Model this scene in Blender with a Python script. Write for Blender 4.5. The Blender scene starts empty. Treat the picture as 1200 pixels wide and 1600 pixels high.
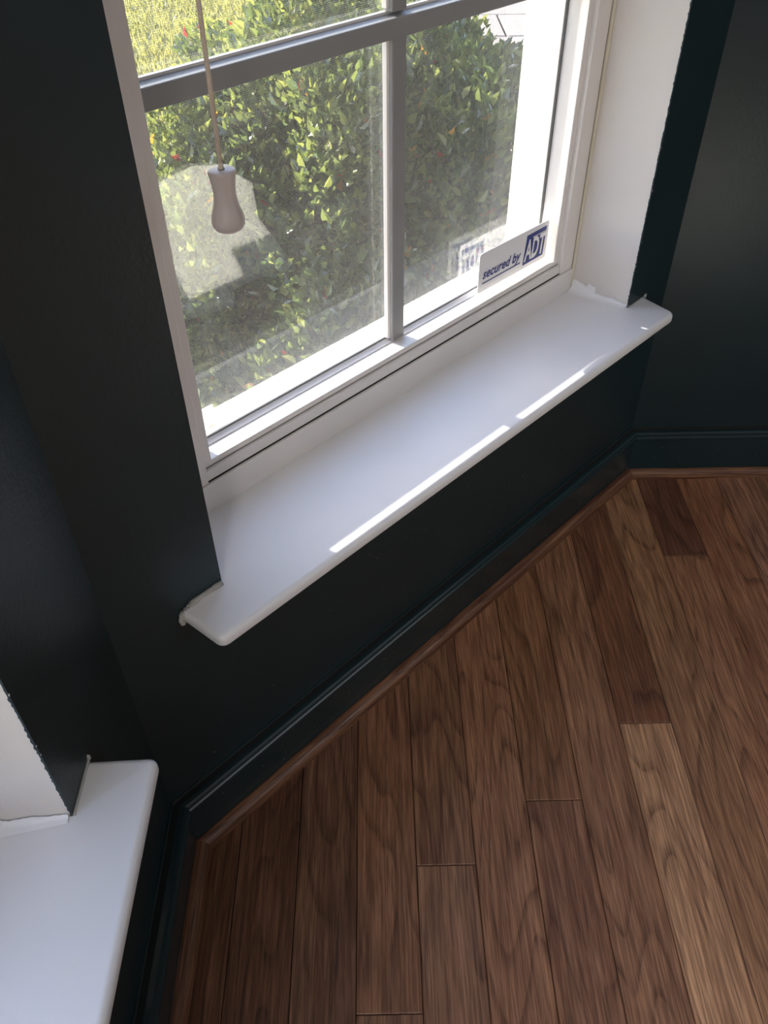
import bpy, bmesh, math, random
from mathutils import Vector, Matrix
random.seed(7)
K = 0.70                     # scene unit -> metres
S2 = math.sqrt(2)
sc = bpy.context.scene
COL = sc.collection

# ------------------------------------------------------------------ camera
M = [(0.999828, -0.0169319, -0.0075746),      # right
     (-0.0170997, -0.6831169, -0.7301088),    # down
     (0.0071878, 0.7301127, -0.6832889)]      # forward
cam_d = bpy.data.cameras.new('camera')
cam = bpy.data.objects.new('camera', cam_d)
COL.objects.link(cam)
r, dn, fw = [Vector(v) for v in M]
mat = Matrix((r, -dn, -fw)).transposed().to_4x4()
mat.translation = Vector((0, 0, 1.155)) * K
cam.matrix_world = mat
cam_d.sensor_fit = 'HORIZONTAL'
cam_d.sensor_width = 36
cam_d.lens = 36 * 1320.12 / 1200
cam_d.clip_start = 0.01
sc.camera = cam

# ------------------------------------------------------------------ colour management
sc.view_settings.view_transform = 'Standard'
sc.view_settings.look = 'None'
sc.view_settings.gamma = 1
sc.view_settings.use_curve_mapping = False
sc.view_settings.exposure = 0.0
try:
    sc.cycles.use_denoising = True
    sc.cycles.max_bounces = 10
    sc.cycles.transparent_max_bounces = 16
except Exception:
    pass

# ------------------------------------------------------------------ frames of the three bay walls
W = -0.5866                   # wall behind the window: n1 . P
X3 = -0.278                   # left wall
Y2 = 1.341                    # right wall
def F1(t, d, z):              # t along the wall, d outwards through it, z up
    n = W - d
    return ((t + n) / S2, (t - n) / S2, z)
def F3(t, d, z):
    return (X3 - d, t, z)
def F2(t, d, z):
    return (t, Y2 + d, z)
def I(x, y, z):
    return (x, y, z)
TL = (2 * X3 - S2 * W) / S2   # left corner along wall 1
TR = (2 * Y2 + S2 * W) / S2   # right corner
YC = X3 - S2 * W              # left corner, y
XC = Y2 + S2 * W              # right corner, x

# ------------------------------------------------------------------ world, sun, room light
w = bpy.data.worlds.new('sky')
sc.world = w
w.use_nodes = True
nt = w.node_tree
sky = nt.nodes.new('ShaderNodeTexSky')
sky.sky_type = 'NISHITA'
sky.sun_disc = False
sky.sun_elevation = math.radians(24)
sky.sun_rotation = math.radians(-52)
bg = nt.nodes['Background']
bg.inputs['Strength'].default_value = 0.98
tint = nt.nodes.new('ShaderNodeMix')
tint.data_type = 'RGBA'; tint.blend_type = 'MULTIPLY'
tint.inputs[0].default_value = 1.0
tint.inputs[7].default_value = (.97, .96, 1.05, 1)
nt.links.new(sky.outputs[0], tint.inputs[6])
nt.links.new(tint.outputs[2], bg.inputs[0])

sd = bpy.data.lights.new('sun', 'SUN')
sd.energy = 23
sd.angle = math.radians(0.55)
sd.color = (1.0, 0.95, 0.86)
so = bpy.data.objects.new('sun', sd)
COL.objects.link(so)
trav = Vector(((1 + .15) / S2, (-1 + .15) / S2, -.392)).normalized()
so.rotation_euler = (-trav).to_track_quat('Z', 'Y').to_euler()
so.location = (-trav) * 12

def area(name, loc, target, sx, sy, energy, color):
    d = bpy.data.lights.new(name, 'AREA')
    d.shape = 'RECTANGLE'
    d.size = sx * K
    d.size_y = sy * K
    d.energy = energy
    d.color = color
    o = bpy.data.objects.new(name, d)
    COL.objects.link(o)
    o.location = Vector(loc) * K
    v = (Vector(target) - Vector(loc)) * K
    o.rotation_euler = v.to_track_quat('-Z', 'Y').to_euler()
    return o
# added fill lamps standing in for unseen windows elsewhere in the room
area('rear_fill', (1.4, -3.35, 1.35), (.9, 1.0, 1.0), 3.6, 1.9, 3, (1.0, 0.88, 0.78))
area('left_fill', (X3 + .03, -1.35, 1.3), (3.0, -1.0, .3), 1.5, 1.4, 32, (.98, .95, .92))  # added fill: brightens floor and right wall, spares the sill apron
area('side_fill', (4.2, -0.9, 2.3), (-0.2, 0.2, 0.2), 2.8, 2.0, 18, (0.90, 0.93, 1.0))  # added fill for the right wall, second stool and floor

# ------------------------------------------------------------------ materials
def new_mat(name):
    m = bpy.data.materials.new(name)
    m.use_nodes = True
    return m, m.node_tree.nodes, m.node_tree.links, m.node_tree.nodes['Principled BSDF']
def node(ns, typ, **kw):
    n = ns.new(typ)
    for k, v in kw.items():
        setattr(n, k, v)
    return n
def ramp(ns, pts):
    n = ns.new('ShaderNodeValToRGB')
    e = n.color_ramp.elements
    while len(e) < len(pts):
        e.new(0.5)
    for i, (p, c) in enumerate(pts):
        e[i].position = p
        e[i].color = c if len(c) == 4 else (*c, 1)
    return n
def noise(ns, ls, vec, scale, detail=3, rough=.5, dist=0):
    n = ns.new('ShaderNodeTexNoise')
    n.inputs['Scale'].default_value = scale
    n.inputs['Detail'].default_value = detail
    n.inputs['Roughness'].default_value = rough
    n.inputs['Distortion'].default_value = dist
    if vec is not None:
        ls.new(vec, n.inputs['Vector'])
    return n
def mathn(ns, ls, op, a, b=None, clamp=False):
    n = ns.new('ShaderNodeMath')
    n.operation = op
    n.use_clamp = clamp
    for i, v in enumerate((a, b)):
        if v is None:
            continue
        if isinstance(v, (int, float)):
            n.inputs[i].default_value = v
        else:
            ls.new(v, n.inputs[i])
    return n.outputs[0]
def mix(ns, ls, f, a, b, mode='MIX'):
    n = ns.new('ShaderNodeMix')
    n.data_type = 'RGBA'
    n.blend_type = mode
    for i, v in ((0, f), (6, a), (7, b)):
        if isinstance(v, (int, float)):
            n.inputs[i].default_value = v
        elif isinstance(v, tuple):
            n.inputs[i].default_value = v if len(v) == 4 else (*v, 1)
        else:
            ls.new(v, n.inputs[i])
    return n.outputs[2]
def bump(ns, ls, bs, h, strength, dist):
    n = ns.new('ShaderNodeBump')
    n.inputs['Strength'].default_value = strength
    n.inputs['Distance'].default_value = dist
    ls.new(h, n.inputs['Height'])
    ls.new(n.outputs[0], bs.inputs['Normal'])
def paint(name, col, rough, var=.06, nscale=9, bscale=450, bstr=.15, bdist=.0004, spec=.5, stain=None):
    m, ns, ls, b = new_mat(name)
    tc = ns.new('ShaderNodeTexCoord').outputs['Object']
    n1 = noise(ns, ls, tc, nscale, 4)
    c2 = tuple(c * (1 - var * 3) for c in col)
    rp = ramp(ns, [(.3, c2), (.7, col)])
    ls.new(n1.outputs[0], rp.inputs[0])
    out = rp.outputs[0]
    if stain:
        n3 = noise(ns, ls, tc, 14, 5, .6)
        r3 = ramp(ns, [(.55, (0, 0, 0)), (.85, (1, 1, 1))])
        ls.new(n3.outputs[0], r3.inputs[0])
        out = mix(ns, ls, r3.outputs[0], out, stain)
    ls.new(out, b.inputs['Base Color'])
    b.inputs['Roughness'].default_value = rough
    b.inputs['Specular IOR Level'].default_value = spec
    n2 = noise(ns, ls, tc, bscale, 3, .6)
    bump(ns, ls, b, n2.outputs[0], bstr, bdist)
    return m
M_WALL = paint('dark_teal_wall_paint', (.0075, .0225, .0275), .40, bscale=260, bstr=.5, bdist=.0006)
M_BASE = paint('dark_teal_trim_paint', (.010, .0275, .033), .25, bscale=120, bstr=.12, bdist=.0004)
M_STOOL = paint('white_sill_paint', (.78, .77, .78), .38, var=.012, bscale=90, bstr=.06)
M_VINYL = paint('white_vinyl', (.76, .72, .69), .33, var=.02, bscale=60, bstr=.03)
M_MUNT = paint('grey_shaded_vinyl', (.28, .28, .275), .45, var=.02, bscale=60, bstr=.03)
M_RET = paint('white_drywall_return', (.68, .63, .59), .6, var=.03, nscale=6, bscale=70, bstr=.25, bdist=.001,
              stain=(.68, .61, .50))
M_YEL = paint('yellowed_caulk', (.66, .60, .47), .6, var=.04, nscale=30)
M_CAULK = paint('grey_white_caulk', (.50, .49, .46), .6, var=.12, nscale=60, bscale=200, bstr=.5, bdist=.001)
M_EXT = paint('exterior_wall', (.45, .42, .38), .8)
M_CEIL = paint('ceiling_paint', (.75, .73, .70), .8)
M_GASK = paint('grey_gasket', (.10, .10, .10), .6)
M_GAP = paint('dark_joint', (.02, .018, .015), .9)
M_RECESS_SHADE = paint('recess_shade', (.005, .008, .009), .8)
M_TASSEL = paint('cream_plastic', (.52, .46, .43), .35, var=.02, bscale=20, bstr=.02)
M_CORD = paint('braided_cord', (.72, .62, .50), .8, bscale=900, bstr=.6, bdist=.001)
M_STICK = paint('white_card', (.80, .79, .80), .35, var=.01, bscale=30, bstr=.01)
M_BLUE = paint('blue_print', (.018, .035, .20), .4, var=.01, bscale=30, bstr=.01)
M_CLOTH = paint('cream_canvas', (.88, .85, .77), .9, bscale=500, bstr=.5, bdist=.001)
M_SOIL = paint('soil', (.06, .045, .03), .95, var=.2, nscale=20, bscale=60, bstr=1, bdist=.02)
M_SLAB = paint('pale_paving', (.36, .29, .24), .85, var=.06, nscale=6, bscale=80, bstr=.4, bdist=.002)
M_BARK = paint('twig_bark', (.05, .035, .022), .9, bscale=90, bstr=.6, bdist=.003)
M_CREAM = paint('shade_fabric', (.7, .66, .6), .9)

def wood(name, base, light, dark, sy=.055, gscale=11, use_obj=True, rough=.34, axis='y', bands=13):
    m, ns, ls, b = new_mat(name)
    tc = ns.new('ShaderNodeTexCoord').outputs['Object']
    if axis == '1':            # run the grain along wall 1
        rot = node(ns, 'ShaderNodeMapping')
        rot.inputs['Rotation'].default_value = (0, 0, math.radians(45))
        ls.new(tc, rot.inputs[0])
        tc = rot.outputs[0]
    if axis == 'x':
        rot = node(ns, 'ShaderNodeMapping')
        rot.inputs['Rotation'].default_value = (0, 0, math.radians(90))
        ls.new(tc, rot.inputs[0])
        tc = rot.outputs[0]
    oi = ns.new('ShaderNodeObjectInfo')
    off = mathn(ns, ls, 'MULTIPLY', oi.outputs['Random'], 37.0)
    comb = ns.new('ShaderNodeCombineXYZ')
    ls.new(off, comb.inputs[0]); ls.new(off, comb.inputs[1]); ls.new(off, comb.inputs[2])
    add = node(ns, 'ShaderNodeVectorMath', operation='ADD')
    ls.new(tc, add.inputs[0]); ls.new(comb.outputs[0], add.inputs[1])
    def mapped(sx, syy, sz=1):
        n = node(ns, 'ShaderNodeVectorMath', operation='MULTIPLY')
        n.inputs[1].default_value = (sx, syy, sz)
        ls.new(add.outputs[0], n.inputs[0])
        return n.outputs[0]
    big = noise(ns, ls, mapped(1, .15), gscale, 1.5, .45, .15)
    ring = mathn(ns, ls, 'FRACT', mathn(ns, ls, 'MULTIPLY', big.outputs[0], bands))
    rr = ramp(ns, [(0, (1, 1, 1)), (.16, (.75, .75, .75)), (.42, (0, 0, 0)), (.86, (0, 0, 0)), (1, (1, 1, 1))])
    ls.new(ring, rr.inputs[0])
    pore = noise(ns, ls, mapped(1, .035), 620, 2, .6)
    pr = ramp(ns, [(.40, (0, 0, 0)), (.58, (1, 1, 1))])
    ls.new(pore.outputs[0], pr.inputs[0])
    streak = noise(ns, ls, mapped(1, .02), 210, 3, .65)
    sr = ramp(ns, [(.36, (0, 0, 0)), (.62, (1, 1, 1))])
    ls.new(streak.outputs[0], sr.inputs[0])
    blotch = noise(ns, ls, mapped(1, .35), 22, 3, .6)
    c0 = mix(ns, ls, sr.outputs[0], base, light)
    c0 = mix(ns, ls, mathn(ns, ls, 'MULTIPLY', blotch.outputs[0], .55), c0, tuple(x * .62 for x in base))
    dk = mathn(ns, ls, 'MULTIPLY', rr.outputs[0], mathn(ns, ls, 'ADD', mathn(ns, ls, 'MULTIPLY', pr.outputs[0], .55), .45))
    fine = mathn(ns, ls, 'MULTIPLY', pr.outputs[0], .62)
    dk = mathn(ns, ls, 'MAXIMUM', dk, fine)
    c0 = mix(ns, ls, mathn(ns, ls, 'MULTIPLY', dk, .85), c0, dark)
    if use_obj:
        c0 = mix(ns, ls, 1.0, c0, oi.outputs['Color'], 'MULTIPLY')
    ls.new(c0, b.inputs['Base Color'])
    ro = mathn(ns, ls, 'ADD', mathn(ns, ls, 'MULTIPLY', dk, .22), rough)
    ls.new(ro, b.inputs['Roughness'])
    hh = mathn(ns, ls, 'SUBTRACT', 1.0, dk)
    bump(ns, ls, b, hh, .30, .0006)
    return m
M_PLANK = wood('stained_oak_plank', (.29, .140, .076), (.47, .255, .145), (.055, .021, .011), sy=.1, gscale=15)
M_SHOE1 = wood('stained_oak_moulding', (.13, .048, .024), (.36, .18, .095), (.04, .012, .007), use_obj=False, axis='1', rough=.3)
M_SHOE2 = wood('stained_oak_moulding_right', (.13, .048, .024), (.36, .18, .095), (.04, .012, .007), use_obj=False, axis='x', rough=.3)
M_SHOE3 = wood('stained_oak_moulding_left', (.13, .048, .024), (.36, .18, .095), (.04, .012, .007), use_obj=False, rough=.3)

def glass_mat(f0=.115):
    m, ns, ls, b = new_mat('window_glass')
    ns.remove(b)
    out = ns['Material Output']
    tr = ns.new('ShaderNodeBsdfTransparent'); tr.inputs[0].default_value = (.97, .98, .97, 1)
    gl = ns.new('ShaderNodeBsdfGlossy'); gl.inputs['Roughness'].default_value = 0.0
    ge = ns.new('ShaderNodeNewGeometry')
    dt = node(ns, 'ShaderNodeVectorMath', operation='DOT_PRODUCT')
    ls.new(ge.outputs['Normal'], dt.inputs[0]); ls.new(ge.outputs['Incoming'], dt.inputs[1])
    c_ = mathn(ns, ls, 'SUBTRACT', 1.0, mathn(ns, ls, 'ABSOLUTE', dt.outputs['Value']), True)
    f = mathn(ns, ls, 'ADD', mathn(ns, ls, 'MULTIPLY', mathn(ns, ls, 'POWER', c_, 5.0), .9), f0, True)
    m1 = ns.new('ShaderNodeMixShader')
    ls.new(f, m1.inputs[0]); ls.new(tr.outputs[0], m1.inputs[1]); ls.new(gl.outputs[0], m1.inputs[2])
    tc = ns.new('ShaderNodeTexCoord').outputs['Object']
    n1 = noise(ns, ls, tc, 14, 6, .65, .6)
    rp = ramp(ns, [(.48, (.001, .001, .001)), (.80, (.008, .008, .008))])
    ls.new(n1.outputs[0], rp.inputs[0])
    df = ns.new('ShaderNodeBsdfTranslucent'); df.inputs[0].default_value = (.8, .85, .85, 1)
    m2 = ns.new('ShaderNodeMixShader')
    ls.new(rp.outputs[0], m2.inputs[0]); ls.new(m1.outputs[0], m2.inputs[1]); ls.new(df.outputs[0], m2.inputs[2])
    ls.new(m2.outputs[0], out.inputs[0])
    return m
M_GLASS = glass_mat()
M_GLASS2 = glass_mat(.05)

def screen_mat():
    m, ns, ls, b = new_mat('insect_screen')
    out = ns['Material Output']
    b.inputs['Base Color'].default_value = (.26, .26, .26, 1)
    b.inputs['Roughness'].default_value = .5
    uv = ns.new('ShaderNodeUVMap').outputs[0]
    sp = ns.new('ShaderNodeSeparateXYZ'); ls.new(uv, sp.inputs[0])
    p = 0.00145
    def wire(s):
        fr = mathn(ns, ls, 'FRACT', mathn(ns, ls, 'DIVIDE', s, p))
        return mathn(ns, ls, 'LESS_THAN', fr, .15)
    k = mathn(ns, ls, 'MAXIMUM', wire(sp.outputs[0]), wire(sp.outputs[1]))
    tr = ns.new('ShaderNodeBsdfTransparent')
    mx = ns.new('ShaderNodeMixShader')
    ls.new(k, mx.inputs[0]); ls.new(tr.outputs[0], mx.inputs[1]); ls.new(b.outputs[0], mx.inputs[2])
    ls.new(mx.outputs[0], out.inputs[0])
    return m
M_SCREEN = screen_mat()

def leaf_mat(name, attr='leafcol'):
    m, ns, ls, b = new_mat(name)
    out = ns['Material Output']
    at = ns.new('ShaderNodeAttribute'); at.attribute_name = attr
    tc = ns.new('ShaderNodeTexCoord').outputs['Object']
    n = noise(ns, ls, tc, 160, 2)
    c = mix(ns, ls, mathn(ns, ls, 'MULTIPLY', n.outputs[0], .5), at.outputs['Color'], (.02, .035, .008))
    ls.new(c, b.inputs['Base Color'])
    b.inputs['Roughness'].default_value = .20
    b.inputs['Coat Weight'].default_value = .35
    b.inputs['Coat Roughness'].default_value = .12
    b.inputs['Specular IOR Level'].default_value = 1.0
    tl = ns.new('ShaderNodeBsdfTranslucent')
    c2 = mix(ns, ls, 1.0, at.outputs['Color'], (1.7, 1.75, 1.1), 'MULTIPLY')
    ls.new(c2, tl.inputs[0])
    mx = ns.new('ShaderNodeMixShader'); mx.inputs[0].default_value = .38
    ls.new(b.outputs[0], mx.inputs[1]); ls.new(tl.outputs[0], mx.inputs[2])
    ls.new(mx.outputs[0], out.inputs[0])
    return m
M_LEAF = leaf_mat('shrub_leaf')
M_GRASS = leaf_mat('grass_blade')
def lawn_mat():
    m, ns, ls, b = new_mat('lawn_ground')
    tc = ns.new('ShaderNodeTexCoord').outputs['Object']
    n = noise(ns, ls, tc, 30, 6, .7)
    rp = ramp(ns, [(.3, (.12, .125, .045)), (.6, (.25, .24, .10)), (.8, (.36, .32, .16))])
    ls.new(n.outputs[0], rp.inputs[0]); ls.new(rp.outputs[0], b.inputs['Base Color'])
    b.inputs['Roughness'].default_value = .9
    bump(ns, ls, b, n.outputs[0], 1.0, .02)
    return m
M_LAWN = lawn_mat()

# ------------------------------------------------------------------ mesh helpers
def mesh_obj(name, verts, faces, m, parent=None, smooth=False, F=None, bevel=0, seg=2, uv=None):
    me = bpy.data.meshes.new(name)
    vs = [tuple(c * K for c in (F(*v) if F else v)) for v in verts]
    me.from_pydata(vs, [], faces)
    bm = bmesh.new(); bm.from_mesh(me)
    bmesh.ops.recalc_face_normals(bm, faces=bm.faces)
    if bevel:
        es = [e for e in bm.edges if len(e.link_faces) == 2 and e.calc_face_angle(0) > .6]
        bmesh.ops.bevel(bm, geom=es, offset=bevel * K, segments=seg, profile=.5, affect='EDGES')
    bm.to_mesh(me); bm.free()
    if smooth:
        for p in me.polygons:
            p.use_smooth = True
    o = bpy.data.objects.new(name, me)
    COL.objects.link(o)
    if m:
        me.materials.append(m)
    if parent:
        o.parent = parent
    return o
BOXF = [(0, 1, 3, 2), (4, 6, 7, 5), (0, 4, 5, 1), (2, 3, 7, 6), (0, 2, 6, 4), (1, 5, 7, 3)]
def box(name, F, t0, t1, d0, d1, z0, z1, m, parent=None, bevel=0, seg=2):
    v = [(t, d, z) for t in (t0, t1) for d in (d0, d1) for z in (z0, z1)]
    return mesh_obj(name, v, BOXF, m, parent, F=F, bevel=bevel, seg=seg)
def boxes(name, F, lst, m, parent=None):
    v, f = [], []
    for (t0, t1, d0, d1, z0, z1) in lst:
        n = len(v)
        v += [(t, d, z) for t in (t0, t1) for d in (d0, d1) for z in (z0, z1)]
        f += [tuple(i + n for i in q) for q in BOXF]
    return mesh_obj(name, v, f, m, parent, F=F)
def extr(name, F, prof, t0, t1, m, parent=None, smooth=False, bevel=0):
    n = len(prof)
    v = [(t0, d, z) for d, z in prof] + [(t1, d, z) for d, z in prof]
    f = [tuple(range(n)), tuple(range(n, 2 * n))] + [(i, (i + 1) % n, n + (i + 1) % n, n + i) for i in range(n)]
    return mesh_obj(name, v, f, m, parent, F=F, smooth=smooth, bevel=bevel)
def vextr(name, F, prof, z0, z1, m, parent=None, bevel=0):   # (t, d) outline pulled up in z
    n = len(prof)
    v = [(t, d, z0) for t, d in prof] + [(t, d, z1) for t, d in prof]
    f = [tuple(range(n)), tuple(range(n, 2 * n))] + [(i, (i + 1) % n, n + (i + 1) % n, n + i) for i in range(n)]
    return mesh_obj(name, v, f, m, parent, F=F, bevel=bevel)
def lathe(name, prof, m, parent, loc, seg=36):
    v, f = [], []
    for r_, z in prof:
        for k in range(seg):
            a = 2 * math.pi * k / seg
            v.append((loc[0] + r_ * math.cos(a), loc[1] + r_ * math.sin(a), loc[2] + z))
    for i in range(len(prof) - 1):
        for k in range(seg):
            a, b = i * seg + k, i * seg + (k + 1) % seg
            f.append((a, b, b + seg, a + seg))
    f.append(tuple(range(seg)))
    f.append(tuple(range((len(prof) - 1) * seg, len(prof) * seg)))
    return mesh_obj(name, v, f, m, parent, smooth=True)
def tube(name, pts, rad, m, parent=None, seg=8):
    v, f = [], []
    for i, p in enumerate(pts):
        p = Vector(p)
        a = Vector(pts[max(i - 1, 0)]); b = Vector(pts[min(i + 1, len(pts) - 1)])
        d = (b - a).normalized()
        u = d.orthogonal().normalized(); w_ = d.cross(u)
        rr = rad[i] if isinstance(rad, (list, tuple)) else rad
        for k in range(seg):
            q = p + (u * math.cos(2 * math.pi * k / seg) + w_ * math.sin(2 * math.pi * k / seg)) * rr
            v.append(tuple(q))
    for i in range(len(pts) - 1):
        for k in range(seg):
            a, b = i * seg + k, i * seg + (k + 1) % seg
            f.append((a, b, b + seg, a + seg))
    f.append(tuple(range(seg))); f.append(tuple(range(len(v) - seg, len(v))))
    return mesh_obj(name, v, f, m, parent, smooth=True)
def empty(name, loc, kind=None, label=None, cat=None, group=None):
    o = bpy.data.objects.new(name, None)
    COL.objects.link(o)
    o.empty_display_size = .05
    tag(o, kind, label, cat, group)
    return o
def tag(o, kind=None, label=None, cat=None, group=None):
    if kind: o['kind'] = kind
    if label: o['label'] = label
    if cat: o['category'] = cat
    if group: o['group'] = group
    return o

# ------------------------------------------------------------------ room shell
ZS = 0.4405          # top of the window stools
ZT = 2.12            # head of the openings
H = 3.5
def wall_with_hole(name, F, ta, tb, t0, t1, miter_a=0, miter_b=0):
    """slab 0..0.2 deep with an opening; both ends mitred into the neighbours"""
    D = .2
    def col(ts, te, z0, z1, ma=0, mb=0):
        return [(ts, 0, z0), (te, 0, z0), (te + mb, D, z0), (ts - ma, D, z0),
                (ts, 0, z1), (te, 0, z1), (te + mb, D, z1), (ts - ma, D, z1)]
    fs = [(0, 1, 2, 3), (4, 5, 6, 7), (0, 1, 5, 4), (1, 2, 6, 5), (2, 3, 7, 6), (3, 0, 4, 7)]
    v, f = [], []
    for c in (col(ta, t0, 0, H, miter_a, 0), col(t1, tb, 0, H, 0, miter_b), col(t0, t1, 0, ZS - .021), col(t0, t1, ZT, H)):
        n = len(v); v += c
        f += [tuple(i + n for i in q) for q in fs]
    o = mesh_obj(name, v, f, M_WALL, F=F)
    return tag(o, 'structure', 'dark teal painted wall')
TG = math.tan(math.radians(22.5))
O1A, O1B = .3336, 1.1811          # opening in wall 1
O3A, O3B = -.475, .372            # opening in wall 3
w1 = wall_with_hole('wall_front', F1, TL, TR, O1A, O1B, .2 * TG, .2 * TG)
w1['label'] = 'dark teal wall around the main window'
w3 = wall_with_hole('wall_left', F3, -3.5, YC, O3A, O3B, 0, .2 * TG)
w3['label'] = 'dark teal wall at the left, around the second window'
w2 = box('wall_right', F2, XC, 4.4, 0, .2, 0, H, M_WALL)
tag(w2, 'structure', 'plain dark teal wall at the right')
w4 = boxes('wall_rear', I, [(X3, 4.4, -3.7, -3.5, 0, H)], M_WALL)
tag(w4, 'structure')
w5 = boxes('wall_side', I, [(4.4, 4.6, -3.7, Y2, 0, H)], M_WALL)
tag(w5, 'structure')
ce = box('ceiling', I, -.5, 4.6, -3.7, 1.6, H, H + .1, M_CEIL)
tag(ce, 'structure')

# ------------------------------------------------------------------ floor of single planks
def yw(x):           # where the planks stop, under wall 1 / wall 2
    return min(x - S2 * W, Y2) + .06
fl = mesh_obj('floor', [(-.3, -3.5, -.045), (4.4, -3.5, -.045), (4.4, Y2, -.045), (XC, Y2, -.045), (-.3, YC, -.045),
                        (-.3, -3.5, -.03), (4.4, -3.5, -.03), (4.4, Y2, -.03), (XC, Y2, -.03), (-.3, YC, -.03)],
              [(0, 1, 2, 3, 4), (5, 6, 7, 8, 9)] + [(i, (i + 1) % 5, 5 + (i + 1) % 5, 5 + i) for i in range(5)], M_GAP)
tag(fl, 'structure', 'red brown strip oak floor running away from the viewer')
PW = .08235
def plank(x0, x1, y0, y1, yend=None, tone=(1, 1, 1)):
    g, c = .0005, .0011
    xa, xb = x0 + g, x1 - g
    ya = y0 + g
    if yend:        # slanting far end, following the wall
        yl, yr = yend
    else:
        yl = yr = y1 - g
    z = random.uniform(-.0005, .0003)
    base = [(xa, ya), (xb, ya), (xb, yr), (xa, yl)]
    top = [(xa + c, ya + c), (xb - c, ya + c), (xb - c, yr - c), (xa + c, yl - c)]
    v = [(x, y, -.03) for x, y in base] + [(x, y, z - c * .7) for x, y in base] + [(x, y, z) for x, y in top]
    f = [(0, 1, 2, 3), (8, 9, 10, 11)]
    for a in (0, 4):
        f += [(a + i, a + (i + 1) % 4, a + 4 + (i + 1) % 4, a + 4 + i) for i in range(4)]
    o = mesh_obj('plank', v, f, M_PLANK, fl)
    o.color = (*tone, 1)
    return o
joints = {-1: [.335], 0: [.518], 2: [.611], 4: [.738], 6: [1.099, .28], 1: [-.1], 3: [-.05], 5: [-.25], -2: [-.2], -3: [-.4], 7: [.62], -4: [-.5]}
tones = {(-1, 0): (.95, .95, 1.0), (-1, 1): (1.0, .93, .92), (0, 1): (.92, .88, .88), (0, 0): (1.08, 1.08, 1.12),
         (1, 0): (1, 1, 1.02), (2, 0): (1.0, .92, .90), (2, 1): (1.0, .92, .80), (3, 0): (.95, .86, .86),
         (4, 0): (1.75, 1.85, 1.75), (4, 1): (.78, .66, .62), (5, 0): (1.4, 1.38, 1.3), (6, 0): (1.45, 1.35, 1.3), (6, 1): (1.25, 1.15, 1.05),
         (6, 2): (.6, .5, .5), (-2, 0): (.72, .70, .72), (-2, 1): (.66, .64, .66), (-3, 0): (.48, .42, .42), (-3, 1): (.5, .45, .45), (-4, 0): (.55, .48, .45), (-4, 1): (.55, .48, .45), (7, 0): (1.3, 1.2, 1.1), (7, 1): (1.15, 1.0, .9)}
for k in range(-4, 54):
    x0 = .0448 + PW * k; x1 = x0 + PW
    x0c, x1c = max(x0, -.295), min(x1, 4.39)
    if x1c - x0c < .01:
        continue
    js = list(joints.get(k, [random.uniform(.2, 1.1)]))
    js.sort(reverse=True)
    far = max(yw(x0c), yw(x1c))
    js = [j for j in js if j < far - .1]
    y = js[-1] if js else far
    while y > -3.4:
        y -= random.uniform(.9, 1.7)
        js.append(y)
    js = [j for j in js if j > -3.4] + [-3.49]
    js.sort()
    nv = len(joints.get(k, [])) + 1
    for i, ya in enumerate(js):
        last = i == len(js) - 1
        seg_from_far = len(js) - 1 - i
        idx = nv - 1 - seg_from_far
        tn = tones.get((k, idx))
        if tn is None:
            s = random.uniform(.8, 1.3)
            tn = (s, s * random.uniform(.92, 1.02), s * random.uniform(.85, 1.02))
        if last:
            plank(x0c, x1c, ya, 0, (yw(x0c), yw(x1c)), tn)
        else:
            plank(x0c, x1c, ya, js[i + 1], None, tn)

# ------------------------------------------------------------------ baseboards and shoe mouldings (mitred)
def isect(o1, o2, which):
    """world xy of the meeting point of the lines offset o1 / o2 into the room"""
    n1 = W + o1
    if which == 'L':              # wall 1 with left wall
        x = X3 + o2
        return x, x - S2 * n1
    y = Y2 - o2
    return y + S2 * n1, y
def bprof(b):                      # (offset, z): baseboard profile, b = thickness
    return [(0, .1238), (b * .12, .1236), (b * .16, .1222), (b * .02, .1205), (b * .02, .1138), (b * .45, .1132), (b * .75, .1120), (b * .93, .1100),
            (b * 1.0, .1075), (b * .96, .1052), (b * .84, .1036), (b * .80, .1026), (b * .90, .1016), (b * 1.02, .0998), (b * 1.06, .0975),
            (b * 1.03, .0952), (b * .95, .0936), (b * .84, .0928), (b * .82, .0918), (b * .82, .0), (0, 0)]
def sprof(b, s):                   # shoe moulding, starting at the baseboard face
    pts = [(b * .82, 0), (b * .82, .0195), (b * .82 + .002, .0195)]
    for k in range(1, 8):
        a = math.radians(90 - 90 * k / 8)
        pts.append((b * .82 + .002 + (s - .002 + b * .18) * math.cos(a), .004 + .0155 * math.sin(a)))
    pts.append((b + s, .003)); pts.append((b + s, 0))
    return pts
B1, S1_, B2, S2_, B3, S3_ = .015, .0135, .011, .011, .022, .0145
def strip(name, pa, ends, m, parent=None):
    """pa: z values; ends: two lists of world xy, one per profile vertex"""
    n = len(pa)
    v = [(*ends[0][i], pa[i]) for i in range(n)] + [(*ends[1][i], pa[i]) for i in range(n)]
    f = [tuple(range(n)), tuple(range(n, 2 * n))] + [(i, (i + 1) % n, n + (i + 1) % n, n + i) for i in range(n)]
    return mesh_obj(name, v, f, m, parent)
def three(profs, nm, mats, parents, labels=None):
    p1, p2, p3 = profs
    z = [q[1] for q in p1]
    L = [isect(a[0], c[0], 'L') for a, c in zip(p1, p3)]
    R_ = [isect(a[0], c[0], 'R') for a, c in zip(p1, p2)]
    o1 = strip(nm[0], z, (L, R_), mats[0], parents[0])
    o2 = strip(nm[1], z, (R_, [(4.39, Y2 - c[0]) for c in p2]), mats[1], parents[1])
    o3 = strip(nm[2], z, ([(X3 + c[0], -3.49) for c in p3], L), mats[2], parents[2])
    return o1, o2, o3
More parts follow.
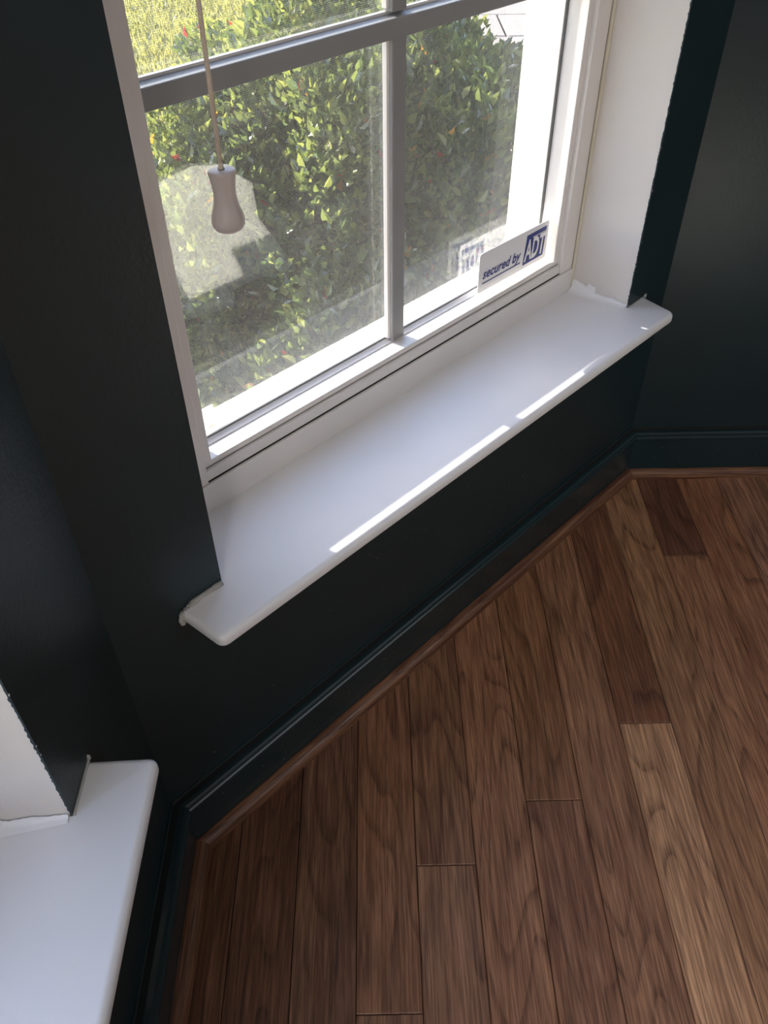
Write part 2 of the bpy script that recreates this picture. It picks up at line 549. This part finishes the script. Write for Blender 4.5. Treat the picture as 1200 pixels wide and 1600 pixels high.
bb = three([bprof(B1), bprof(B2), bprof(B3)], ['baseboard_front', 'baseboard_right', 'baseboard_left'], [M_BASE] * 3, [None] * 3)
for o, l in zip(bb, ('dark teal baseboard below the main window', 'dark teal baseboard on the right wall', 'dark teal baseboard below the second window')):
    tag(o, 'structure', l)
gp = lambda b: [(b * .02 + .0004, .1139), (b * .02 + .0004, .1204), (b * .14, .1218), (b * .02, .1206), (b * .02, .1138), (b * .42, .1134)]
gv = three([gp(B1), gp(B2), gp(B3)], ['painted_recess_shade'] * 3, [M_RECESS_SHADE] * 3, bb)  # near-black strip colours in the shade of the baseboard recess
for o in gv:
    o['label'] = 'near-black strip painting the shade in the recess under the top edge'
sh = three([sprof(B1, S1_), sprof(B2, S2_), sprof(B3, S3_)], ['shoe_moulding'] * 3, [M_SHOE1, M_SHOE2, M_SHOE3], bb)
for o in sh:
    o['label'] = 'stained wooden quarter round strip'

# ------------------------------------------------------------------ windows
def stool(name, F, a, b, label, hf=.0415, hb=.0525, cr=.010):
    """a, b: opening; round-nosed board with horns past the opening"""
    za, zb = ZS - .019, ZS
    out = [(a - .0585, .0), (a - .0525, -.0655), (b + hf, -.0655), (b + hb, 0), (b, 0), (b - .0125, .108), (a + .01, .108), (a, 0)]
    n = len(out)
    bm = bmesh.new()
    lo = [bm.verts.new([c * K for c in F(t, d, za)]) for t, d in out]
    hi = [bm.verts.new([c * K for c in F(t, d, zb)]) for t, d in out]
    bm.faces.new(lo); bm.faces.new(hi)
    for i in range(n):
        bm.faces.new((lo[i], lo[(i + 1) % n], hi[(i + 1) % n], hi[i]))
    bmesh.ops.recalc_face_normals(bm, faces=bm.faces)
    bm.edges.ensure_lookup_table()
    front = {lo[1], lo[2], hi[1], hi[2]}
    es = [e for e in bm.edges if set(e.verts) in ({lo[1], hi[1]}, {lo[2], hi[2]})]
    bmesh.ops.bevel(bm, geom=es, offset=cr * K, segments=5, profile=.5, affect='EDGES')
    # rim edges: every horizontal edge of the nose and the two horn ends
    F0 = [Vector(F(t, 0, za)) * K for t in (0, 1)]
    nrm = (F0[1] - F0[0]).cross(Vector((0, 0, 1))).normalized()
    if (Vector(F(0, -1, 0)) - Vector(F(0, 0, 0))).dot(nrm) < 0:
        nrm = -nrm
    es = []
    for e in bm.edges:
        if abs(e.verts[0].co.z - e.verts[1].co.z) > 1e-6:
            continue
        ds = [(q.co - F0[0]).dot(nrm) for q in e.verts]
        if min(ds) > -1e-5 and max(ds) > .004:
            es.append(e)
    bmesh.ops.bevel(bm, geom=es, offset=.0072 * K, segments=6, profile=.5, affect='EDGES')
    me = bpy.data.meshes.new(name); bm.to_mesh(me); bm.free()
    for p in me.polygons:
        p.use_smooth = True
    me.materials.append(M_STOOL)
    o = bpy.data.objects.new(name, me); COL.objects.link(o)
    try:
        me.set_sharp_from_angle(angle=math.radians(35))
    except Exception:
        pass
    return tag(o, 'structure', label)
st1 = stool('trim_1', F1, O1A, O1B, 'white painted window sill board with rounded nose under the main window')
st2 = stool('trim_2', F3, O3A, O3B, 'white painted sill board of the second window at bottom left', .0585, .0560, .0088)

def window(idx, F, a, b, label):
    root = empty('window_%d' % idx, None, 'structure', label)
    B = lambda n, *q, m=M_VINYL, p=root, bv=.0012: box(n, F, *q, m, p, bevel=bv)
    fa, fb = a + .071, b - .050          # inner edges of the frame jambs
    ga, gb = a + .085, b - .0615          # inner edges of the sash stiles
    c = (ga + gb) / 2
    # drywall returns
    rt = vextr('reveal', F, [(b, .0005), (b - .013, .106), (b + .02, .106), (b + .02, .0005)], ZS, ZT, M_RET, root)
    rt['label'] = 'white drywall return with yellowed stains'
    rl = vextr('reveal', F, [(a, .0005), (a + .010, .106), (a - .02, .106), (a - .02, .0005)], ZS, ZT, M_RET, root)
    box('reveal', F, a, b, .0005, .106, ZT - .004, ZT + .02, M_RET, root)
    # main frame
    T = ZT - .004
    B('frame_jamb', a + .0105, fa, .107, .215, ZS + .04, T)
    B('frame_jamb', fb, b - .0165, .107, .215, ZS + .04, T)
    B('frame_head', a + .0105, b - .0165, .109, .215, T - .05, T)
    B('frame_gap', a - .004, b - .008, .1085, .150, ZS + .0385, ZS + .0422, m=M_GAP, bv=0)
    B('frame_gap', b - .0175, b - .009, .1085, .150, ZS + .04, T, m=M_GAP, bv=0)
    B('sill_apron', a + .0, b - .0105, .1045, .150, ZS - .012, ZS + .0400)
    B('frame_sill', fa - .0, fb + .0, .109, .150, ZS + .0413, ZS + .0562)
    B('frame_sill', a + .0105, b - .0165, .1105, .150, ZS + .0415, ZS + .0485)
    B('frame_gap', fa, fb, .1150, .150, ZS + .0550, ZS + .0600, m=M_GAP, bv=0)
    # caulk line between frame and drywall
    v2 = [F(b - .0135, .1055, ZS + .002 + i * .02) for i in range(70)]
    tube('caulk_bead', v2, .0034, M_YEL, root, 6)['label'] = 'yellowed caulk line beside the frame'
    # outer sill and outer jambs, sunlit
    extr('outer_sill', F, [(.151, ZS + .0640), (.215, ZS + .0325), (.26, ZS + .012), (.26, ZS - .02), (.151, ZS - .02)], a - .02, b + .02, M_VINYL, root)
    B('outer_jamb', ga - .03, ga - .004, .151, .215, ZS + .02, T)
    B('outer_jamb', gb - .0035, gb + .03, .151, .215, ZS + .02, T)
    # lower sash
    def sash(name, z0, z1, dd, rows):
        s = empty(name, None); s.parent = root
        Q = lambda n, *q, m=M_VINYL, bv=.001: box(n, F, *q, m, s, bevel=bv)
        ZB = z0 + .0065                      # ledge height
        Q('bottom_rail', fa - .004, fb + .004, .1145 + dd, .150 + dd, z0 - .0015, ZB)
        extr('glazing_bead', F, [(.139 + dd, ZB - .002), (.139 + dd, ZB + .0012), (.1425 + dd, ZB + .0020), (.143 + dd, ZB + .0014),
                                 (.1465 + dd, ZB + .0030), (.147 + dd, ZB + .0024), (.1500 + dd, ZB + .0038), (.150 + dd, ZB - .002)],
             ga - .002, gb + .002, M_VINYL, s)
        Q('stile', fa - .004, ga, .1147 + dd, .150 + dd, ZB - .0005, z1)
        Q('stile', gb, fb + .004, .1147 + dd, .150 + dd, ZB - .0005, z1)
        Q('top_rail', ga, gb, .1147 + dd, .150 + dd, z1 - .045, z1)
        Q('gasket', gb - .0022, gb + .001, .1475 + dd, .1515 + dd, ZB + .005, z1 - .045, m=M_GASK, bv=0)
        Q('gasket', ga - .001, ga + .0022, .1475 + dd, .1515 + dd, ZB + .005, z1 - .045, m=M_GASK, bv=0)
        Q('gasket', ga, gb, .1485 + dd, .1515 + dd, ZB + .0028, ZB + .0048, m=M_GASK, bv=0)
        for dg in (.1502, .1610):
            g = mesh_obj('glass_pane', [(ga - .003, dg + dd, ZB + .004), (gb + .003, dg + dd, ZB + .004), (gb + .003, dg + dd, z1 - .04), (ga - .003, dg + dd, z1 - .04)],
                         [(0, 1, 2, 3)], M_GLASS if dg < .155 else M_GLASS2, s, F=F)
        Q('spacer', ga - .008, ga - .001, .151 + dd, .163 + dd, ZB, z1, m=M_GASK, bv=0)
        Q('spacer', gb + .001, gb + .008, .151 + dd, .163 + dd, ZB, z1, m=M_GASK, bv=0)
        # muntins: broad base on the glass, narrower face with sloping flanks
        hh = (z1 - .045 - ZB - .006) / rows
        zc = [ZB + .4035 + dd * 0 if (rows == 2 and k == 0) else ZB + .006 + hh * (k + 1) for k in range(rows - 1)]
        bw, fw_, dpt = .0145, .0098, .0125
        for zz in zc:
            pr = [(.1500 + dd, zz - bw), (.143 + dd, zz - bw), (.1310 + dd, zz - bw + .003), (.1310 + dd, zz + bw - .0066),
                  (.1320 + dd, zz + bw - .0058), (.1470 + dd, zz + bw - .0042), (.150 + dd, zz + bw - .0042)]
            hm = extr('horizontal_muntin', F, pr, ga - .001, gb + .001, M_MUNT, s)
            extr('lit_edge_strip', F, [(.1462 + dd, zz + bw - .0045), (.1462 + dd, zz + bw - .0016), (.150 + dd, zz + bw - .0012), (.150 + dd, zz + bw - .0045)], ga, gb, M_VINYL, s)  # added white strip stands in for the muntin's sunlit top edge
        zz = [ZB + .002] + sum([[q - bw + .0015, q + bw - .001] for q in zc], []) + [z1 - .044]
        for k in range(0, len(zz), 2):
            cc = c + .0027; bx, fx = .0128, .0119
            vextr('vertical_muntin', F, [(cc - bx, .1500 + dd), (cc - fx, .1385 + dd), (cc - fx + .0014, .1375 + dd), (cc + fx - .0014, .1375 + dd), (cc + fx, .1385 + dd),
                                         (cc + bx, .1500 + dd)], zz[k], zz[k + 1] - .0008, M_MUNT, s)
            vextr('lit_edge_strip', F, [(cc - bx - .0028, .150 + dd), (cc - bx - .0024, .1440 + dd), (cc - fx, .1425 + dd), (cc - fx, .150 + dd)], zz[k] + .003, zz[k + 1] - .001, M_VINYL, s)  # added white strip stands in for the sunlit left edge
        return s
    sash('lower_sash', ZS + .0585, 1.33, 0, 2)
    sash('upper_sash', 1.30, T - .05, .036, 2)
    # insect screen outside the lower sash
    if idx == 2:
        return root, (ga, gb, c)
    scr = empty('insect_screen', None); scr.parent = root
    za, zb = ZS + .040, 1.34
    ta, tb = ga - .006, gb + .004
    me = mesh_obj('screen_mesh', [(ta, .2, za), (tb, .2, za), (tb, .2, zb), (ta, .2, zb)], [(0, 1, 2, 3)], M_SCREEN, scr, F=F)
    uvl = me.data.uv_layers.new(name='UVMap')
    vs = me.data.vertices
    for lp in me.data.loops:
        co = vs[lp.vertex_index].co
        p0 = Vector(F(ta, .2, 0)) * K
        uvl.data[lp.index].uv = ((Vector((co.x, co.y, 0)) - Vector((p0.x, p0.y, 0))).length, co.z)
    vextr('screen_tab', F, [(ga + .046, .190), (ga + .062, .190), (ga + .062, .1925), (ga + .046, .1925)], ZS + .045, ZS + .076, M_VINYL, scr)
    return root, (ga, gb, c)
win1, (GA, GB, GC) = window(1, F1, O1A, O1B, 'white double hung window with grilles and insect screen')
win2, _ = window(2, F3, O3A, O3B, 'second white window at the far left, above the lower left sill')

# ragged paint edge on the right reveal, paint flecks on the corner
def paint_edge(F, b, zmax, parent, z=ZS, side=1):
    v, f = [], []
    while z < zmax:
        s = .0012 + .0012 * random.random() ** 2
        v += [(b - side * .0003, -.0003, z), (b - side * (.0006 + .124 * s), s, z)]
        z += random.uniform(.0008, .004)
    for i in range(len(v) // 2 - 1):
        f.append((2 * i, 2 * i + 1, 2 * i + 3, 2 * i + 2))
    o = mesh_obj('ragged_paint_edge', v, f, M_WALL, parent, F=F)
    return o
paint_edge(F1, O1B, 1.5, win1)
paint_edge(F3, O3B, 1.5, win2)
# worn white flecks along the corners
def flecks(F, t, n, z0, z1, parent, rnd):
    v, f = [], []
    for i in range(n):
        z = rnd.uniform(z0, z1); s = rnd.uniform(.0004, .0011)
        k = len(v)
        v += [(t - s * .3, -.0006, z - s), (t + s, -.0006, z), (t - s * .2, -.0006, z + s * 1.4), (t - s * .6, .0002, z)]
        f += [(k, k + 1, k + 2, k + 3)]
    o = mesh_obj('paint_fleck', v, f, M_RET, parent, F=F)
    o['kind'] = 'stuff'
rnd = random.Random(3)
flecks(F1, O1B, 9, ZS, .75, w1, rnd)
flecks(F1, O1A, 5, ZS, .6, w1, rnd)
flecks(F3, O3B, 5, ZS, .7, w3, rnd)

def specks(nm, F, lst, parent, m):
    v, f = [], []
    for t, d, z, a, b in lst:
        k = len(v)
        v += [(t - a, d, z), (t, d, z - b), (t + a, d, z + b * .2), (t + a * .2, d, z + b)]
        f.append((k, k + 1, k + 2, k + 3))
    o = mesh_obj(nm, v, f, m, parent, F=F)
    o['kind'] = 'stuff'
    return o
specks('paint_speck', F1, [(rnd.uniform(.25, 1.2), -.0004, rnd.uniform(.14, .40), rnd.uniform(.0003, .0009), rnd.uniform(.0004, .0016)) for _ in range(34)], w1, M_RET)
specks('paint_speck', F1, [(rnd.uniform(.25, 1.2), -.0126, rnd.uniform(.03, .09), rnd.uniform(.0003, .0009), rnd.uniform(.0003, .001)) for _ in range(26)], bb[0], M_RET)
lst = []
t = .40
while t < .98:
    L = rnd.uniform(.004, .03)
    lst.append((t + L / 2, -.0128, .0912, L / 2, .00022))
    t += L + rnd.uniform(.001, .012)
specks('paint_scratch', F1, lst, bb[0], M_RET)
specks('paint_speck', F2, [(rnd.uniform(.55, .85), -.0096, rnd.uniform(.03, .09), rnd.uniform(.0003, .001), rnd.uniform(.0002, .0005)) for _ in range(8)], bb[1], M_RET)

# caulk: fat bead behind the left horn, thin ones elsewhere
def bead(F, pts, rad, parent, jit=.0003):
    q = []
    for i in range(len(pts) - 1):
        for k in range(4):
            u = k / 4
            q.append([pts[i][j] * (1 - u) + pts[i + 1][j] * u for j in range(3)])
    q.append(list(pts[-1]))
    q = [F(a + rnd.uniform(-jit, jit), b, c + rnd.uniform(-jit, jit)) for a, b, c in q]
    rr = [rad * rnd.uniform(.8, 1.2) for _ in q]
    return tube('caulk_bead', q, rr, M_CAULK, parent, 8)
cb = bead(F1, [(O1A - .001, -.001, ZS + .001), (O1A - .02, -.0015, ZS + .0022), (O1A - .042, -.002, ZS + .0018), (O1A - .056, -.002, ZS - .002),
               (O1A - .0605, -.002, ZS - .012), (O1A - .059, -.002, ZS - .019)], .0036, st1)
cb['label'] = 'fat grey white caulk bead'
bead(F1, [(O1B + .0, -.0005, ZS), (O1B + .03, -.0008, ZS + .0005), (O1B + .050, -.0008, ZS + .001), (O1B + .0545, -.001, ZS + .004), (O1B + .054, -.001, ZS - .004)], .0014, st1, .0003)
bead(F3, [(O3B + .0, -.0005, ZS), (O3B + .03, -.0008, ZS + .0005), (O3B + .054, -.0008, ZS + .001), (O3B + .0575, -.001, ZS + .0050), (O3B + .057, -.001, ZS)], .0018, st2, .0003)
def smear(F, b, parent):
    pts = [(b - .0008, .003, ZS), (b - .0130, .104, ZS)]
    n = 40
    v, f = [], []
    for i in range(n + 1):
        u = i / n
        t = b - .0006 - .0124 * u - .0007; d = .003 + .101 * u
        h = .004 + .012 * u + .006 * math.sin(u * 9) * u + rnd.uniform(-.0015, .0015) + (.010 if .55 < u < .72 else 0)
        w_ = .006 + .010 * u
        v += [(t, d, ZS + h), (t - .0016, d, ZS + h * .35), (t - w_ * .5, d, ZS + .0016), (t - w_, d, ZS + .0002)]
    for i in range(n):
        for k in range(3):
            a = 4 * i + k
            f.append((a, a + 1, a + 5, a + 4))
    o = mesh_obj('caulk_smear', v, f, M_STOOL, parent, F=F, smooth=True)
    return o
smear(F1, O1B, st1)
smear(F3, O3B, st2)

# ------------------------------------------------------------------ shade with its pull cord
CT, CD = .4245, .020
sh_root = empty('pleated_blind', None, None, 'cream pleated blind drawn up at the head of the main window', 'blind')
box('head_rail', F1, O1A + .006, O1B - .02, .0, .07, ZT - .055, ZT - .006, M_VINYL, sh_root, bevel=.004)
for k in range(6):
    box('pleat', F1, O1A + .01, O1B - .022, .006, .064, ZT - .075 - .016 * k, ZT - .060 - .016 * k, M_CREAM, sh_root, bevel=.004)
p = F1(CT, CD, 0)
tas = empty('blind_cord', None, None, 'thin braided cord with cream bell shaped pull before the lower left pane', 'cord')
tube('cord', [(p[0], p[1], ZT - .05), (p[0], p[1], 1.4), (p[0] + .0006, p[1], 1.1), (p[0], p[1], .875)], .0020, M_CORD, tas, 10)
tp = [(.0, .0545), (.0030, .0545), (.0108, .0545), (.0120, .0535), (.0122, .0515), (.0113, .0475), (.0104, .0420), (.0099, .0360), (.0100, .0310),
      (.0107, .0260), (.0122, .0205), (.0138, .0160), (.0148, .0120), (.0150, .0085), (.0143, .0050), (.0124, .0022), (.0095, .0006), (.005, .0), (.0, .0)]
TZ = .8225
bell = lathe('pull', tp[1:-1], M_TASSEL, tas, (p[0], p[1], TZ))
lathe('cord_hole', [(.0030, .0), (.0030, .0012), (.0022, .0012)], M_GASK, bell, (p[0], p[1], TZ + .0538), 16)
tube('knot', [(p[0], p[1], TZ + .0540), (p[0], p[1], TZ + .060)], [.0028, .0020], M_CORD, bell, 10)

# ------------------------------------------------------------------ alarm company sticker
dec = empty('window_sticker', None, None, 'white sticker with blue lettering standing in the lower right corner of the pane', 'sticker')
DT0, DZ0, DW, DH, DD = .9400, .5125, .1745, .0645, .1300
def stq(u, v): return (DT0 + u * DW, DZ0 + v * DH - u * .0022)
outl = []
for cx, cy, a0 in ((.03, .08, 180), (.97, .08, 270), (.97, .92, 0), (.03, .92, 90)):
    for k in range(4):
        a = math.radians(a0 + 30 * k)
        outl.append((cx + .03 * math.cos(a), cy + .08 * math.sin(a)))
vv = [(stq(u, v)[0], DD, stq(u, v)[1]) for u, v in outl] + [(stq(u, v)[0], DD + .0009, stq(u, v)[1]) for u, v in outl]
n = len(outl)
mesh_obj('sticker_card', vv, [tuple(range(n)), tuple(range(n, 2 * n))] + [(i, (i + 1) % n, n + (i + 1) % n, n + i) for i in range(n)], M_STICK, dec, F=F1)
def flat(name, poly, m, dd, parent, thick=.0003):
    n = len(poly)
    v = [(stq(a, b)[0], dd, stq(a, b)[1]) for a, b in poly] + [(stq(a, b)[0], dd + thick, stq(a, b)[1]) for a, b in poly]
    return mesh_obj(name, v, [tuple(range(n)), tuple(range(n, 2 * n))] + [(i, (i + 1) % n, n + (i + 1) % n, n + i) for i in range(n)], m, parent, F=F1)
def text(name, s, u0, u1, v0, vh, m, dd, parent, shear=.3, bold=.0, rise=0, mirror=False, font_x=None):
    cu = bpy.data.curves.new(name, 'FONT')
    cu.body = s; cu.size = 1; cu.shear = shear; cu.offset = bold; cu.resolution_u = 3
    o = bpy.data.objects.new('tmp', cu); COL.objects.link(o)
    dg = bpy.context.evaluated_depsgraph_get(); dg.update()
    me = bpy.data.meshes.new_from_object(o.evaluated_get(dg))
    bpy.data.objects.remove(o)
    xs = [q.co.x for q in me.vertices]
    x0, x1 = min(xs), max(xs)
    for q in me.vertices:
        uu = u0 + (q.co.x - x0) / (x1 - x0) * (u1 - u0)
        v_ = v0 + q.co.y / .72 * vh + rise * (uu - u0)
        if mirror: uu = 1 - uu
        tt, zz = stq(uu, v_)
        q.co = Vector(F1(tt, dd, zz)) * K
    me.materials.clear(); me.materials.append(m)
    ob = bpy.data.objects.new(name, me); COL.objects.link(ob); ob.parent = parent
    return ob
for side, dd, mir in ((0, DD - .0004, False), (1, DD + .0010, True)):
    mm = (lambda pl: [(1 - a, b) for a, b in pl]) if mir else (lambda pl: pl)
    em = flat('emblem', mm([(.640, .11), (.945, .13), (.965, .88), (.672, .86)]), M_BLUE, dd, dec)
    em['label'] = 'blue square emblem'
    sg = -1 if not mir else 1
    d2 = dd + (-.0003 if not mir else .0004)
    flat('emblem_line', mm([(.76, .742), (.958, .747), (.9585, .765), (.76, .76)]), M_STICK, d2, dec, .0002)
    text('emblem_letters', 'ADT', .652, .962, .21, .53, M_STICK, d2, dec, shear=.12, bold=.028, mirror=mir)
    text('lettering', 'secured by', .055, .60, .33, .245, M_BLUE, dd - (.0001 if not mir else -.0002), dec, shear=.28, bold=.022, mirror=mir)
    flat('underline', mm([(.055, .195), (.60, .215), (.60, .245), (.055, .225)]), M_BLUE, dd, dec)

# ------------------------------------------------------------------ pale panel added out of frame to give the pane its bright reflection
sp = [(.96, .759, .419), (1.08, .767, .427), (1.149, .754, .414), (1.2, .709, .369), (1.164, .653, .313), (1.179, .583, .243), (1.184, .552, .212),
      (1.09, .566, .226), (1.006, .566, .226), (.991, .542, .202), (.854, .554, .214)]
ch = empty('reflection_panel', None, None, 'pale panel on legs, added out of frame for its reflection in the lower left pane', 'panel')
n = len(sp)
mesh_obj('panel_sheet', [(t, -q, z) for t, q, z in sp] + [(t, -q - .012, z - .012) for t, q, z in sp],
         [tuple(range(n)), tuple(range(n, 2 * n))] + [(i, (i + 1) % n, n + (i + 1) % n, n + i) for i in range(n)], M_CLOTH, ch, F=F1, bevel=.003)
for q in ((.98, -.60, .235), (1.15, -.60, .235), (1.00, -.76, .40), (1.13, -.76, .40)):
    box('leg', F1, q[0] - .01, q[0] + .01, q[1] - .01, q[1] + .01, .003, q[2], M_SHOE1, ch, bevel=.002)

# ------------------------------------------------------------------ outdoors
GZ = -.5
gr = box('ground', I, -30, 30, -8, 60, GZ - .1, GZ, M_LAWN)
tag(gr, 'structure', 'yellow green lawn beyond the shrub')
bed = vextr('trim_3', F1, [(-1.5, .25), (3.2, .25), (3.6, 1.4), (3.0, 2.6), (.6, 2.7), (-1.4, 1.6)], GZ, GZ + .03, M_SOIL)
bed.name = 'soil_bed'
tag(bed, 'structure', 'brown soil of the planting bed')
# paving slabs
pv = box('trim_4', I, .34, 4.5, 4.2, 12, GZ, GZ + .012, M_SOIL); pv.name = 'paved_path'
tag(pv, 'structure', 'pale paved path at the top right of the view')
for i in range(7):
    for j in range(12):
        x0 = .35 + i * .62 + (.31 if j % 2 else 0); y0 = 4.21 + j * .6
        o = box('paving_slab', I, x0, min(x0 + .605, 4.49), y0, y0 + .585, GZ + .012, GZ + .035 + random.uniform(-.003, .003), M_SLAB, pv, bevel=.006, seg=1)

LV = [(0, 0, 0), (.30, .5, .10), (.62, .44, .05), (1.0, 0, -.10), (.62, -.44, .05), (.30, -.5, .10), (.32, 0, 0), (.66, 0, -.02)]
LF = [(0, 6, 1), (6, 7, 2, 1), (7, 3, 2), (0, 5, 6), (6, 5, 4, 7), (7, 4, 3)]
def leaf_mats(rr, n_out, base_len):
    """orientation of one leaf from the outward normal"""
    up = Vector((rr.uniform(-1, 1), rr.uniform(-1, 1), rr.uniform(-.1, 1.3)))
    d = (n_out * rr.uniform(.2, 1.1) + up * .8)
    if d.length < .1: d = n_out.copy()
    d.normalize()
    s = d.cross(Vector((rr.uniform(-1, 1), rr.uniform(-1, 1), rr.uniform(-1, 1)))).normalized()
    u = s.cross(d)
    return d, s, u
def leaf_color(rr):
    q = rr.random()
    if q < .004: return (.35, .035, .03)
    if q < .012: return (.45, .20, .03)
    if q < .20: return (.24, .25, .085)
    if q < .60: return (.14, .165, .06)
    return (.075, .10, .045)
def bumps(d):
    return 1 + .09 * math.sin(d.x * 7 + 1.3) * math.sin(d.y * 6 + .4) + .09 * math.sin(d.z * 9 + d.x * 5) + .04 * math.sin(d.x * 17 + d.z * 13)
shrub = empty('shrub', None, None, 'large rounded evergreen shrub with small glossy leaves right outside the window', 'shrub')
LOBES = [((-.13, 2.95, -.18), (.52, .95, .80), 26000), ((.19, 2.75, -.18), (.46, .70, .74), 19000), ((-.48, 2.6, -.28), (.39, .60, .62), 14000), ((0, 2.05, -.5), (.55, .45, .55), 12000)]
lr = random.Random(11)
V, Fc, Cc = [], [], []
indiv = []
for (c, ax, n) in LOBES:
    c = Vector(c)
    cnt = 0
    while cnt < n:
        d = Vector((lr.gauss(0, 1), lr.gauss(0, 1), lr.gauss(0, 1))).normalized()
        if d.z < -.75 or d.y > .55: 
            continue
        rad = bumps(d) * (1 - .26 * lr.random() ** 1.6) + .03 * lr.random() ** 3
        P_ = Vector((c.x + d.x * ax[0] * rad, c.y + d.y * ax[1] * rad, c.z + d.z * ax[2] * rad))
        if P_.z < GZ + .02: 
            continue
        cnt += 1
        nn = Vector((d.x / ax[0], d.y / ax[1], d.z / ax[2])).normalized()
        L_ = lr.uniform(.022, .046); Wd = L_ * lr.uniform(.40, .56)
        dd, s, u = leaf_mats(lr, nn, L_)
        col = leaf_color(lr)
        if len(indiv) < 280 and d.y < -.2 and d.z > .1 and rad > .97 and lr.random() < .035:
            indiv.append((P_, dd, s, u, L_, Wd, col)); continue
        k = len(V)
        for (a, b_, e) in LV:
            q = P_ + dd * (a * L_) + s * (b_ * Wd) + u * (e * L_ + abs(b_) * Wd * .35)
            V.append((q.x * K, q.y * K, q.z * K))
            Cc.append(col)
        Fc += [tuple(i + k for i in t) for t in LF]
def leaves_mesh(name, V, Fc, Cc, m):
    me = bpy.data.meshes.new(name)
    me.from_pydata(V, [], Fc)
    ca = me.color_attributes.new('leafcol', 'FLOAT_COLOR', 'POINT')
    buf = []
    for c in Cc: buf += [c[0], c[1], c[2], 1]
    ca.data.foreach_set('color', buf)
    me.materials.append(m)
    return me
lo = bpy.data.objects.new('foliage', leaves_mesh('foliage', V, Fc, Cc, M_LEAF)); COL.objects.link(lo); lo.parent = shrub; lo['kind'] = 'stuff'
# some single leaves, a few shared meshes
protos = []
for c in ((.075, .10, .045), (.14, .165, .06), (.24, .25, .085), (.40, .05, .035)):
    vv = [(a * K, b_ * K * .5, (e + abs(b_) * .17) * K) for a, b_, e in LV]
    protos.append(leaves_mesh('leaf', vv, LF, [c] * len(vv), M_LEAF))
for i, (P_, dd, s, u, L_, Wd, col) in enumerate(indiv):
    pm = protos[3] if col[0] > .3 else protos[2] if col[0] > .2 else protos[1] if col[0] > .1 else protos[0]
    o = bpy.data.objects.new('leaf', pm); COL.objects.link(o); o.parent = shrub
    mm = Matrix((dd, s, u)).transposed().to_4x4() @ Matrix.Scale(L_, 4)
    mm.translation = P_ * K
    o.matrix_world = mm
# dark twiggy inside
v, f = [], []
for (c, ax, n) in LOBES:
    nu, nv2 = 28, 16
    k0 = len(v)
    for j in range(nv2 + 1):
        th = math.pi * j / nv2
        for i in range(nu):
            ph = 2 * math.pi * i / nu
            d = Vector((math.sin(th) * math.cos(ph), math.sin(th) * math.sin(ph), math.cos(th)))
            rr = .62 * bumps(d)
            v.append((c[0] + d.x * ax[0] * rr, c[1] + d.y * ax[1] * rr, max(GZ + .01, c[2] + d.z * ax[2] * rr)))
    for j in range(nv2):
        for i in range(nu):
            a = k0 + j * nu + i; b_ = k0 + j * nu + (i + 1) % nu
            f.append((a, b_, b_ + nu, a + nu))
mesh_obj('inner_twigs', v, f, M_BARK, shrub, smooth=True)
for k in range(46):
    c, ax, n = LOBES[k % 4]
    d = Vector((lr.uniform(-.8, .8), -lr.uniform(.3, 1), lr.uniform(-.2, 1))).normalized()
    a = Vector((c[0], c[1], GZ)); b_ = Vector((c[0] + d.x * ax[0] * .97, c[1] + d.y * ax[1] * .97, c[2] + d.z * ax[2] * .97))
    m_ = a.lerp(b_, .6) + Vector((0, 0, .08))
    tube('branch', [tuple(a), tuple(m_), tuple(b_)], [.012, .008, .003], M_BARK, shrub, 5)

# grass blades where the lawn is near enough to show them
V, Fc, Cc = [], [], []
for i in range(26000):
    x = lr.uniform(-2.7, -.35); y = lr.uniform(4.2, 9.5)
    h = lr.uniform(.03, .075); a = lr.uniform(0, math.pi); wx, wy = math.cos(a) * .006, math.sin(a) * .006
    lx, ly = lr.uniform(-.03, .03), lr.uniform(-.03, .03)
    k = len(V)
    for q in ((x - wx, y - wy, GZ), (x + wx, y + wy, GZ), (x + wx * .6 + lx * .4, y + wy * .6 + ly * .4, GZ + h * .6), (x + lx, y + ly, GZ + h)):
        V.append(tuple(c * K for c in q))
    Fc += [(k, k + 1, k + 2), (k, k + 2, k + 3)]
    s = lr.random()
    Cc += [(.26 + .14 * s, .25 + .09 * s, .09 + .05 * s)] * 4
go = bpy.data.objects.new('lawn_grass', leaves_mesh('lawn_grass', V, Fc, Cc, M_GRASS)); COL.objects.link(go)
tag(go, 'stuff', 'sunlit yellow green grass at the top left of the view', 'grass')
